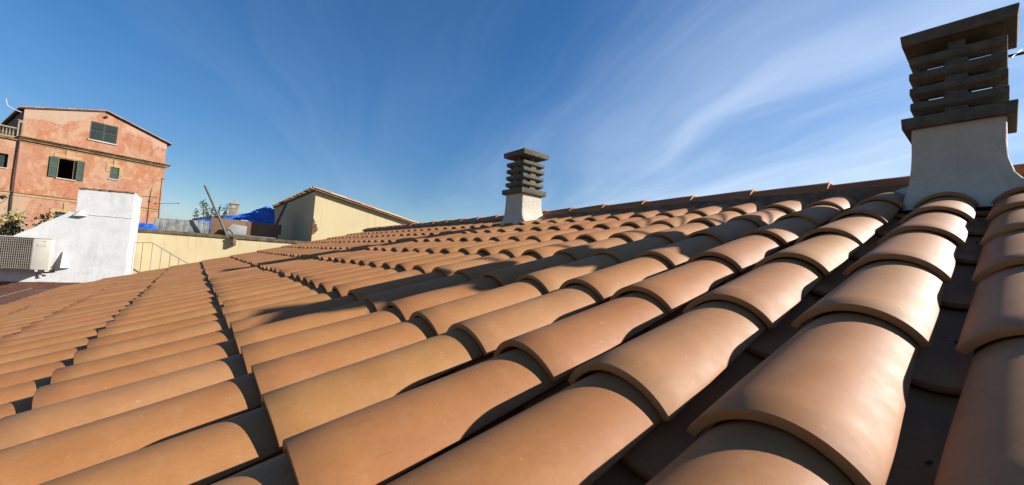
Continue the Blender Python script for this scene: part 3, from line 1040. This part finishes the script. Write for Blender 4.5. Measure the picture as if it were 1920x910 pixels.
def tarp(name, label, xs, zs_top, z_bot, y0, seed, amp):
    nx, nz = 70, 26
    vs, fs = [], []
    for i in range(nx + 1):
        u = i / nx
        x = xs[0] + (xs[-1] - xs[0]) * u
        for a_ in range(len(xs) - 1):
            if xs[a_] <= x <= xs[a_ + 1] + 1e-9:
                w_ = (x - xs[a_]) / (xs[a_ + 1] - xs[a_])
                zt = zs_top[a_] + (zs_top[a_ + 1] - zs_top[a_]) * w_
        for j in range(nz + 1):
            t = j / nz
            # over the top and down the front, then a little down the back
            if t < 0.72:
                q = t / 0.72
                z = z_bot + (zt - z_bot) * math.sin(q * math.pi / 2)
                yv = y0 - 0.42 * (1 - q) ** 1.3
            else:
                q = (t - 0.72) / 0.28
                z = zt - (zt - z_bot) * 0.55 * q * q
                yv = y0 + 0.45 * q
            p = Vector((x * 4.2 + seed, yv * 4.2, z * 4.2))
            d = noise.noise(p) * amp + abs(noise.noise(p * 2.3 + Vector((4, 1, 2)))) * amp * 0.8 - amp * 0.3
            e = noise.noise(p * 1.7 + Vector((8, 8, 1))) * amp
            vs.append((x + e * 0.5, yv - d, z + d * 0.6 * (1 if t > 0.1 else 0.2)))
    for i in range(nx):
        for j in range(nz):
            o = i * (nz + 1) + j
            fs.append((o, o + 1, o + nz + 2, o + nz + 1))
    return tag(MB().add(vs, fs).build(name, M_TARP, None, smooth=35), label, 'tarpaulin')


tarp('blue_tarpaulin', 'crumpled bright blue tarpaulin heaped up beside the yellow house', [-0.30, 0.0, 0.45, 1.1, 1.46, 1.62, 1.76], [0.56, 0.68, 0.78, 1.0, 1.23, 1.24, 1.20], 0.262, 13.6, 3.0, 0.055)
tarp('blue_tarpaulin', 'small piece of blue tarpaulin between white wall and grey panels', [-1.02, -0.9, -0.75, -0.66], [0.40, 0.42, 0.40, 0.30], 0.262, 12.1, 9.0, 0.04)


# ------------------------------------------------------------------ antennas in front of the orange house
ta = thing('television_antenna', 'tall rusty television antenna mast with a small crossbar before the orange house', 'antenna', (-1.018, 14.0, TZ2))
MB().tube([(0, 0, 0), (0, 0, 1.0), (0.03, 0, 1.19)], [0.014, 0.011, 0.004], 6).build('mast', M_ANT, ta, smooth=60)
MB().tube([(-0.15, 0, 0.905), (0.14, 0.05, 0.925)], 0.008, 6).build('boom', M_ANT, ta)
for k in range(5):
    x = -0.13 + 0.065 * k
    MB().tube([(x, -0.09, 0.905), (x, 0.09, 0.915)], 0.008, 5).build('element', M_ANT, ta)
MB().box(-0.02, 0.02, -0.03, 0.03, 0.76, 0.81).build('junction_box', M_ANT, ta)
tb2 = thing('aerial_pole', 'thin aerial pole with a long side arm reaching out over the sky', 'antenna', (-0.80, 14.2, TZ2))
MB().tube([(0, 0, 0), (-0.03, 0, 0.80), (-0.035, 0, 1.45)], 0.009, 6).build('mast', M_ANT, tb2, smooth=60)
MB().tube([(-0.11, 0, 0.765), (0.36, 0, 0.842)], 0.006, 6).build('side_arm', M_ANT, tb2)
MB().box(-0.12, -0.10, -0.02, 0.02, 0.74, 0.80).build('arm_fitting', M_ANT, tb2)
MB().box(0.35, 0.37, -0.012, 0.012, 0.828, 0.856).build('arm_end', M_ANT, tb2)
MB().box(-0.06, 0.02, -0.01, 0.01, 1.44, 1.46).build('top_fitting', M_ANT, tb2)


# ------------------------------------------------------------------ orange house
FZ = -8.0
oh = thing('orange_house', 'old orange three storey house with green shutters and a tiled gable', 'house', (-5.072, 34.388, FZ), math.atan2(0.3228, 0.9465))


def wall_holes(u0, u1, z0, z1, holes, depth):
    """front face at y = 0 with rectangular openings and their reveals"""
    mb = MB()
    us = sorted({u0, u1, *[h[0] for h in holes], *[h[1] for h in holes]})
    zs = sorted({z0, z1, *[h[2] for h in holes], *[h[3] for h in holes]})
    for a_, b_ in zip(us, us[1:]):
        for c_, d_ in zip(zs, zs[1:]):
            m_, n_ = (a_ + b_) / 2, (c_ + d_) / 2
            if any(h[0] < m_ < h[1] and h[2] < n_ < h[3] for h in holes):
                continue
            mb.add([(a_, 0, c_), (b_, 0, c_), (b_, 0, d_), (a_, 0, d_)], [(0, 1, 2, 3)])
    for (a_, b_, c_, d_) in holes:
        mb.add([(a_, 0, c_), (b_, 0, c_), (b_, 0, d_), (a_, 0, d_), (a_, depth, c_), (b_, depth, c_), (b_, depth, d_), (a_, depth, d_)],
               [(0, 4, 5, 1), (1, 5, 6, 2), (2, 6, 7, 3), (3, 7, 4, 0)])
    return mb


Z = 8.0     # local z of the camera's level
U0, U1, DEP = -9.0, 3.25, 10.0
holes = [(-1.45, -0.76, Z + 3.32, Z + 4.45), (0.66, 1.06, Z + 3.74, Z + 4.46), (-3.80, -3.25, Z + 3.44, Z + 4.18), (-1.36, -0.66, Z + 0.2, Z + 1.36), (-6.2, -5.5, Z + 3.3, Z + 4.45)]
mb = wall_holes(U0, U1, 0, Z + 5.14, holes, 0.28)
mb.add([(U0, 0, 0), (U0, DEP, 0), (U0, DEP, Z + 5.14), (U0, 0, Z + 5.14), (U1, 0, 0), (U1, DEP, 0), (U1, DEP, Z + 5.14), (U1, 0, Z + 5.14)],
       [(0, 1, 2, 3), (4, 7, 6, 5), (1, 5, 6, 2), (3, 2, 6, 7)])
me = bpy.data.meshes.new('main_wall')
me.from_pydata(mb.v, [], mb.f)
link('main_wall', me, M_FACADE, oh)
# attic with its gable
AL, AR, AP = -2.92, 3.22, 0.19
zl, zr, zp = Z + 6.80, Z + 6.68, Z + 7.74
ah = (-0.40, 0.78, Z + 5.90, Z + 6.99)
mb = wall_holes(AL, AR, Z + 5.141, Z + 6.60, [(ah[0], ah[1], ah[2], Z + 6.60)], 0.2)
mb.add([(AL, 0, Z + 6.60), (ah[0], 0, Z + 6.60), (ah[0], 0, ah[3]), (ah[1], 0, ah[3]), (ah[1], 0, Z + 6.60), (AR, 0, Z + 6.60), (AR, 0, zr), (AP, 0, zp), (AL, 0, zl)], [(0, 1, 2, 8), (2, 3, 7, 8), (3, 4, 5, 6), (3, 6, 7)])
mb.add([(AL, 0, Z + 5.141), (AL, DEP, Z + 5.141), (AL, DEP, zl), (AL, 0, zl), (AR, 0, Z + 5.141), (AR, DEP, Z + 5.141), (AR, DEP, zr), (AR, 0, zr), (AP, DEP, zp)],
       [(0, 3, 2, 1), (4, 5, 6, 7), (1, 2, 8, 6, 5)])
me = bpy.data.meshes.new('attic_wall')
me.from_pydata(mb.v, [], mb.f)
link('attic_wall', me, M_FACADE, oh)
# roof slabs with a scalloped tile verge
for nm, (xa, za), (xb, zb_) in (('roof_slope', (AL - 0.14, zl - 0.045), (AP, zp)), ('roof_slope', (AP, zp), (AR + 0.22, zr - 0.075))):
    m_ = MB()
    m_.add([(xa, -0.10, za + 0.004), (xb, -0.10, zb_ + 0.004), (xb, -0.10, zb_ + 0.07), (xa, -0.10, za + 0.07), (xa, DEP, za + 0.004), (xb, DEP, zb_ + 0.004), (xb, DEP, zb_ + 0.07), (xa, DEP, za + 0.07)],
           [(0, 1, 2, 3), (5, 4, 7, 6), (0, 4, 5, 1), (3, 2, 6, 7), (0, 3, 7, 4), (1, 5, 6, 2)])
    rf = m_.build(nm, M_BRICK, oh)
    L_ = math.hypot(xb - xa, zb_ - za)
    n_ = int(L_ / 0.38)
    ang = math.atan2(zb_ - za, xb - xa)
    down = xa if za < zb_ else xb
    for k in range(n_):
        q = (k + 0.02) / n_
        if za < zb_:
            p0 = Vector((xa + (xb - xa) * q, -0.08, za + 0.06 + (zb_ - za) * q))
            rot_ = (0, -ang, 0)
        else:
            q2 = (k + 1.0) / n_
            p0 = Vector((xa + (xb - xa) * q2, -0.08, za + 0.06 + (zb_ - za) * q2))
            rot_ = (0, ang, math.pi)
        o = link('verge_tile', vt, None, rf, p0, rot_)
        o.color = (*[(0.35, 0.19, 0.11), (0.40, 0.25, 0.165), (0.31, 0.165, 0.105)][k % 3], 1)
    if za < zb_:
        for k in range(30):
            o = link('eave_tile', vt, None, rf, (xa - 0.05, 0.15 + k * 0.22, za + 0.055), (0, -ang, 0))
            o.color = (0.28, 0.20, 0.155, 1)
# grey attic side with its shade put into the colour, terrace pillar and balustrade
MB().box(AL - 0.012, AL - 0.004, 0.05, DEP, Z + 5.15, zl - 0.01).build('shaded_side', M_GREYW, oh)
MB().box(-3.08, -2.86, -0.05, 0.25, Z + 5.142, Z + 6.08).box(-3.11, -2.84, -0.07, 0.27, Z + 6.081, Z + 6.13).build('terrace_pillar', M_STONE, oh, bevel=0.01)
bl = MB().box(-9, -3.10, -0.03, 0.16, Z + 5.60, Z + 5.68).box(-9, -3.10, -0.03, 0.16, Z + 5.142, Z + 5.20).build('balustrade', M_BALUS, oh, bevel=0.008)
for k in range(26):
    x = -3.20 - k * 0.115
    MB().tube([(x, 0.06, Z + 5.20), (x, 0.06, Z + 5.32), (x, 0.06, Z + 5.48), (x, 0.06, Z + 5.60)], [0.022, 0.042, 0.024, 0.03], 6).build('baluster', M_BALUS, bl)
# cornice, string course, keystones
cn = MB()
for (z0_, z1_, d_) in ((5.22, 5.27, 0.28), (5.15, 5.20, 0.20), (5.06, 5.13, 0.14)):
    cn.box(-3.0, 3.34 + d_ * 0.6, -d_, 0.02 if d_ < 0.25 else 0.3, Z + z0_, Z + z1_)
cn.build('cornice', M_MOULD, oh, bevel=0.012)
MB().box(-3.0, 3.26, -0.03, 0.01, Z + 4.965, Z + 5.058).build('cornice_band', M_CREAM, oh)
MB().box(U0, -3.0, -0.10, 0.02, Z + 5.00, Z + 5.06).box(U0, -3.0, -0.06, 0.02, Z + 5.085, Z + 5.137).build('terrace_moulding', M_MOULD, oh, bevel=0.008)
MB().box(U0, U1 + 0.03, -0.07, 0.02, Z + 2.17, Z + 2.22).build('string_course', M_MOULD, oh, bevel=0.008)
MB().box(U0, U1 + 0.01, -0.03, 0.01, Z + 2.04, Z + 2.169).build('string_band', M_CREAM, oh)
MB().box(-1.66, -0.56, -0.025, 0.01, Z + 4.50, Z + 4.70).box(-1.22, -1.06, -0.035, 0.01, Z + 4.49, Z + 4.95).build('lintel', M_CREAM, oh)
MB().box(0.47, 0.655, -0.025, 0.01, Z + 4.15, Z + 4.66).box(1.065, 1.25, -0.025, 0.01, Z + 4.0, Z + 4.62).box(0.656, 1.064, -0.024, 0.01, Z + 4.465, Z + 4.65).box(0.78, 0.92, -0.04, 0.01, Z + 4.47, Z + 4.90).build('window_surround', M_CREAM, oh)
MB().box(-1.56, -1.365, -0.025, 0.01, Z + 0.1, Z + 1.56).box(-1.364, -0.40, -0.024, 0.01, Z + 1.365, Z + 1.56).box(-1.06, -0.92, -0.04, 0.01, Z + 1.37, Z + 1.86).build('window_surround', M_CREAM, oh)


def shutter(par, u0, u1, z0, z1, yy, mat, name='shutter'):
    m_ = MB()
    f_ = 0.035
    m_.box(u0, u0 + f_, yy, yy + 0.035, z0, z1).box(u1 - f_, u1, yy, yy + 0.035, z0, z1)
    zm = (z0 + z1) / 2
    for za, zb2 in ((z0, z0 + f_), (zm - f_ / 2, zm + f_ / 2), (z1 - f_, z1)):
        m_.box(u0 + f_, u1 - f_, yy + 0.002, yy + 0.033, za, zb2)
    s_ = m_.build(name, mat, par)
    n_ = int((z1 - z0) / 0.055)
    sm = MB()
    for k in range(n_):
        z = z0 + f_ + (k + 0.5) * (z1 - z0 - 2 * f_) / n_
        sm.add([(u0 + f_, yy + 0.004, z - 0.026), (u1 - f_, yy + 0.004, z - 0.026), (u1 - f_, yy + 0.03, z + 0.026), (u0 + f_, yy + 0.03, z + 0.026),
                (u0 + f_, yy + 0.008, z - 0.028), (u1 - f_, yy + 0.008, z - 0.028), (u1 - f_, yy + 0.034, z + 0.024), (u0 + f_, yy + 0.034, z + 0.024)],
               [(0, 1, 2, 3), (7, 6, 5, 4), (0, 4, 5, 1), (2, 6, 7, 3)])
    sm.build('louvre_slats', mat, s_)
    return s_


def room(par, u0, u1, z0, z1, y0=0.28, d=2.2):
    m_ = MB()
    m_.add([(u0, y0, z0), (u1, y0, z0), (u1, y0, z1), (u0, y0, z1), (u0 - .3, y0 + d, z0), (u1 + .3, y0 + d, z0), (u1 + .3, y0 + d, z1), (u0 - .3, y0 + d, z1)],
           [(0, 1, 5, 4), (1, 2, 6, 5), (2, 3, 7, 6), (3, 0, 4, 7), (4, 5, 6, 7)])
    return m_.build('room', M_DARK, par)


w1 = MB().box(-1.50, -0.71, -0.06, 0.05, Z + 3.27, Z + 3.318).build('window', M_SILL, oh)
shutter(w1, -1.80, -1.47, Z + 3.33, Z + 4.47, -0.07, M_SHUT)
shutter(w1, -0.74, -0.44, Z + 3.33, Z + 4.47, -0.07, M_SHUT)
MB().box(-0.86, -0.765, 0.06, 0.10, Z + 3.33, Z + 4.44).build('inner_frame', M_BOARD, w1)
room(oh, -1.45, -0.76, Z + 3.32, Z + 4.45)
w2 = MB().box(0.62, 1.10, -0.06, 0.04, Z + 3.69, Z + 3.738).build('window', M_SILL, oh)
shutter(w2, 0.665, 1.055, Z + 3.745, Z + 4.455, 0.02, M_SHUT)
w3 = MB().box(-0.45, 0.84, -0.07, 0.04, Z + 5.84, Z + 5.898).build('window', M_SILL, oh)
shutter(w3, -0.385, 0.185, Z + 5.905, Z + 6.985, 0.01, M_SHUTD)
shutter(w3, 0.195, 0.765, Z + 5.905, Z + 6.985, 0.01, M_SHUTD)
w4 = MB().box(-3.84, -3.22, -0.05, 0.04, Z + 3.40, Z + 3.438).build('window', M_SILL, oh)
shutter(w4, -3.79, -3.26, Z + 3.45, Z + 4.17, 0.12, M_SHUTD)
w5 = MB().box(-1.40, -0.62, -0.05, 0.04, Z + 0.14, Z + 0.198).build('window', M_SILL, oh)
shutter(w5, -1.35, -0.67, Z + 0.21, Z + 1.35, 0.08, M_SHUT)
room(oh, -6.2, -5.5, Z + 3.3, Z + 4.45)
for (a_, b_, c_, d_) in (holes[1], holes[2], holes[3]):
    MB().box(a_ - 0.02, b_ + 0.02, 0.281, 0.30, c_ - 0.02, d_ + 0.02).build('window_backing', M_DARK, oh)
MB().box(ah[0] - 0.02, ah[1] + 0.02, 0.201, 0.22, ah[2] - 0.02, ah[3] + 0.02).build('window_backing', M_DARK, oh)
MB().tube([(-2.96, -0.08, Z + 6.0), (-2.96, -0.08, Z + 5.3), (-2.96, -0.10, Z + 3.0), (-2.93, -0.08, Z + 0.5)], 0.032, 8).build('downpipe', M_ANT, oh, smooth=60)
MB().tube([(0.20, -0.10, Z + 7.42), (0.20, 0.05, Z + 7.42)], 0.075, 10).build('round_vent', M_DARK, oh)
MB().tube([(-3.02, -0.05, Z + 6.55), (-3.30, -0.06, Z + 6.62), (-3.50, -0.06, Z + 6.72), (-3.58, -0.06, Z + 6.95), (-3.58, -0.06, Z + 7.08)], 0.022, 8).build('white_vent_pipe', M_SILL, oh, smooth=60)
MB().tube([(-3.35, -0.06, Z + 1.88), (-3.22, -0.12, Z + 1.94), (-3.12, -0.12, Z + 1.86)], 0.05, 8).build('wall_lamp', M_DARK, oh, smooth=60)


# ------------------------------------------------------------------ planting and the roofs further off
def plant(name, label, cat, loc, branches, nleaf, size, mat, seed, spread, group=None):
    r_ = random.Random(seed)
    t = thing(name, label, cat, loc, 0, group)
    tr, lf = MB(), MB()
    for (pts, rad) in branches:
        tr.tube(pts, [rad * (1 - 0.75 * i / (len(pts) - 1)) for i in range(len(pts))], 6)
        for _ in range(nleaf):
            u = r_.uniform(0.15, 1.0) * (len(pts) - 1)
            i = min(int(u), len(pts) - 2)
            p = Vector(pts[i]).lerp(Vector(pts[i + 1]), u - i)
            p += Vector((r_.gauss(0, spread), r_.gauss(0, spread), r_.gauss(0, spread)))
            d = Vector((r_.gauss(0, 1), r_.gauss(0, 1), r_.gauss(0.4, 1))).normalized()
            w = d.orthogonal().normalized()
            s_ = size * r_.uniform(0.6, 1.3)
            n_ = d.cross(w) * s_ * 0.1
            lf.add([p, p + d * s_ * 0.5 + w * s_ * 0.26 + n_, p + d * s_, p + d * s_ * 0.5 - w * s_ * 0.26 + n_], [(0, 1, 2, 3)])
    tr.build('trunk', M_BARK, t, smooth=60)
    lf.build('crown', mat, t)
    return t


rb = random.Random(5)
br = []
for k in range(24):
    x = rb.uniform(-1.1, 0.70)
    h = rb.uniform(0.55, 0.95) + 0.12 * max(0, x)
    br.append(([(x * 0.7, rb.uniform(-.1, .1), 0), (x * 0.9, rb.uniform(-.2, .2), h * 0.55), (x + rb.uniform(-.1, .1), rb.uniform(-.25, .25), h)], 0.016))
plant('shrub', 'olive and yellow leafy shrub behind the sloping white wall', 'shrub', (-2.85, 11.5, -0.60), br, 190, 0.06, M_LEAF, 3, 0.065)
MB_s = MB().box(-3.9, -2.0, 11.0, 12.1, -8, -0.58).build('planting_bed', M_SOIL)
tag(MB_s, kind='structure')
br = []
for (x0, x1, z1_) in ((-0.7, -0.1, 1.15), (-0.6, 0.12, 1.28), (-0.9, -0.45, 1.2), (-0.4, 0.0, 0.98), (-0.2, 0.35, 1.05), (-1.1, -0.75, 1.05)):
    br.append(([(x0, 0, 0), (x0 + (x1 - x0) * 0.4, 0.1, z1_ * 0.55), (x1, 0.05, z1_)], 0.014))
plant('bare_climber', 'nearly bare branching climber reaching up before the orange wall', 'shrub', (-2.95, 11.9, -0.58), br, 12, 0.05, M_LEAF, 8, 0.03)

ms = thing('stone_chimney', 'squat stone chimney pot above the shrub at far left', 'chimney', (-2.96, 13.0, -0.6))
MB().box(-0.10, 0.10, -0.10, 0.10, 0, 0.86).build('stack', M_STONE, ms, bevel=0.01)
for sx in (-1, 1):
    for sy in (-1, 1):
        MB().box(sx * 0.075 - 0.03, sx * 0.075 + 0.03, sy * 0.075 - 0.03, sy * 0.075 + 0.03, 0.861, 0.95).build('corner_post', M_STONE, ms)
MB().frustum(0, 0, 0.951, 0.985, 0.16, 0.16, 0.15, 0.15).build('cap_slab', M_STONE, ms, bevel=0.006)
mb_ = MB().box(-4.0, -2.2, 12.6, 13.6, -8, -0.6).build('lower_roof', M_MORTAR)
tag(mb_, kind='structure')

# distant tiled roof with a little stone chimney
fh = thing('distant_house', 'distant tiled roof rising to the right behind the blue tarpaulin', 'house', (1.6, 26.0, -8))
MB().add([(-1.6, 0, 0), (4, 0, 0), (4, 0, 10.6), (-1.6, 0, 9.22), (-1.6, 8, 0), (4, 8, 0), (4, 8, 10.6), (-1.6, 8, 9.22)],
         [(0, 1, 2, 3), (5, 4, 7, 6), (0, 3, 7, 4), (1, 5, 6, 2), (3, 2, 6, 7)]).build('wall', M_STONE, fh)
rf = MB().add([(-1.8, -0.2, 9.20), (4.2, -0.2, 10.68), (4.2, -0.2, 10.76), (-1.8, -0.2, 9.28), (-1.8, 8, 9.20), (4.2, 8, 10.68), (4.2, 8, 10.76), (-1.8, 8, 9.28)],
              [(0, 1, 2, 3), (5, 4, 7, 6), (0, 4, 5, 1), (3, 2, 6, 7), (0, 3, 7, 4), (1, 5, 6, 2)]).build('roof', M_GREYW, fh)
for k in range(13):
    o = link('verge_tile', vt, None, rf, (-1.8 + k * 0.45, -0.2, 9.285 + k * 0.111), (0, -math.atan2(1.48, 6.0), 0))
    o.color = (0.23, 0.17, 0.125, 1)
sc_ = thing('small_chimney', 'small far stone chimney with a pyramid cap above the blue tarpaulin', 'chimney', (1.42, 25.0, -8))
MB().box(-0.17, 0.17, -0.17, 0.17, 0, 9.98).build('stack', M_STONE, sc_, bevel=0.01)
MB().box(-0.185, 0.185, -0.185, 0.185, 9.981, 10.01).build('band', M_STONE, sc_)
for sx in (-1, 1):
    for sy in (-1, 1):
        MB().box(sx * 0.13 - 0.05, sx * 0.13 + 0.05, sy * 0.13 - 0.05, sy * 0.13 + 0.05, 10.011, 10.20).build('corner_post', M_STONE, sc_)
MB().frustum(0, 0, 10.201, 10.24, 0.22, 0.22, 0.23, 0.23).frustum(0, 0, 10.241, 10.36, 0.20, 0.20, 0.05, 0.05).frustum(0, 0, 10.361, 10.42, 0.03, 0.03, 0.02, 0.02).build('pyramid_cap', M_STONE, sc_, bevel=0.006)

br = []
rt = random.Random(21)
for (x1, z1_) in ((0.10, 9.78), (0.22, 9.68), (0.42, 9.55), (0.70, 9.66), (0.95, 9.72), (-0.10, 9.35), (0.30, 9.3), (0.55, 9.35), (0.85, 9.4)):
    br.append(([(0.4, 0, 0), (0.4 + (x1 - 0.4) * 0.3, 0.05, 8.4), (0.4 + (x1 - 0.4) * 0.75, rt.uniform(-.2, .2), 8.4 + (z1_ - 8.4) * 0.6), (x1, rt.uniform(-.2, .2), z1_)], 0.03))


def far_tree():
    t = thing('tree', 'dark leafy tree behind the leaning pole and the blue tarpaulin', 'tree', (0.0, 20.0, -8))
    tr, lf = MB(), MB()
    for pts, rad in br:
        tr.tube(pts, [rad, rad * 0.8, rad * 0.5, rad * 0.25], 6)
        for _ in range(70):
            u = rt.uniform(0.1, 1.0)
            p = Vector(pts[2]).lerp(Vector(pts[3]), u) if rt.random() < 0.8 else Vector(pts[1]).lerp(Vector(pts[2]), u)
            p += Vector((rt.gauss(0, 0.045), rt.gauss(0, 0.06), rt.gauss(0, 0.04)))
            d = Vector((rt.gauss(0.2, 1), rt.gauss(0, 1), rt.gauss(0, 0.9))).normalized()
            w = d.orthogonal().normalized()
            s_ = rt.uniform(0.05, 0.11)
            lf.add([p, p + d * s_ * 0.5 + w * s_ * 0.3, p + d * s_, p + d * s_ * 0.5 - w * s_ * 0.3], [(0, 1, 2, 3)])
    tr.build('trunk', M_BARK, t, smooth=60)
    lf.build('crown', M_LEAFD, t)


far_tree()
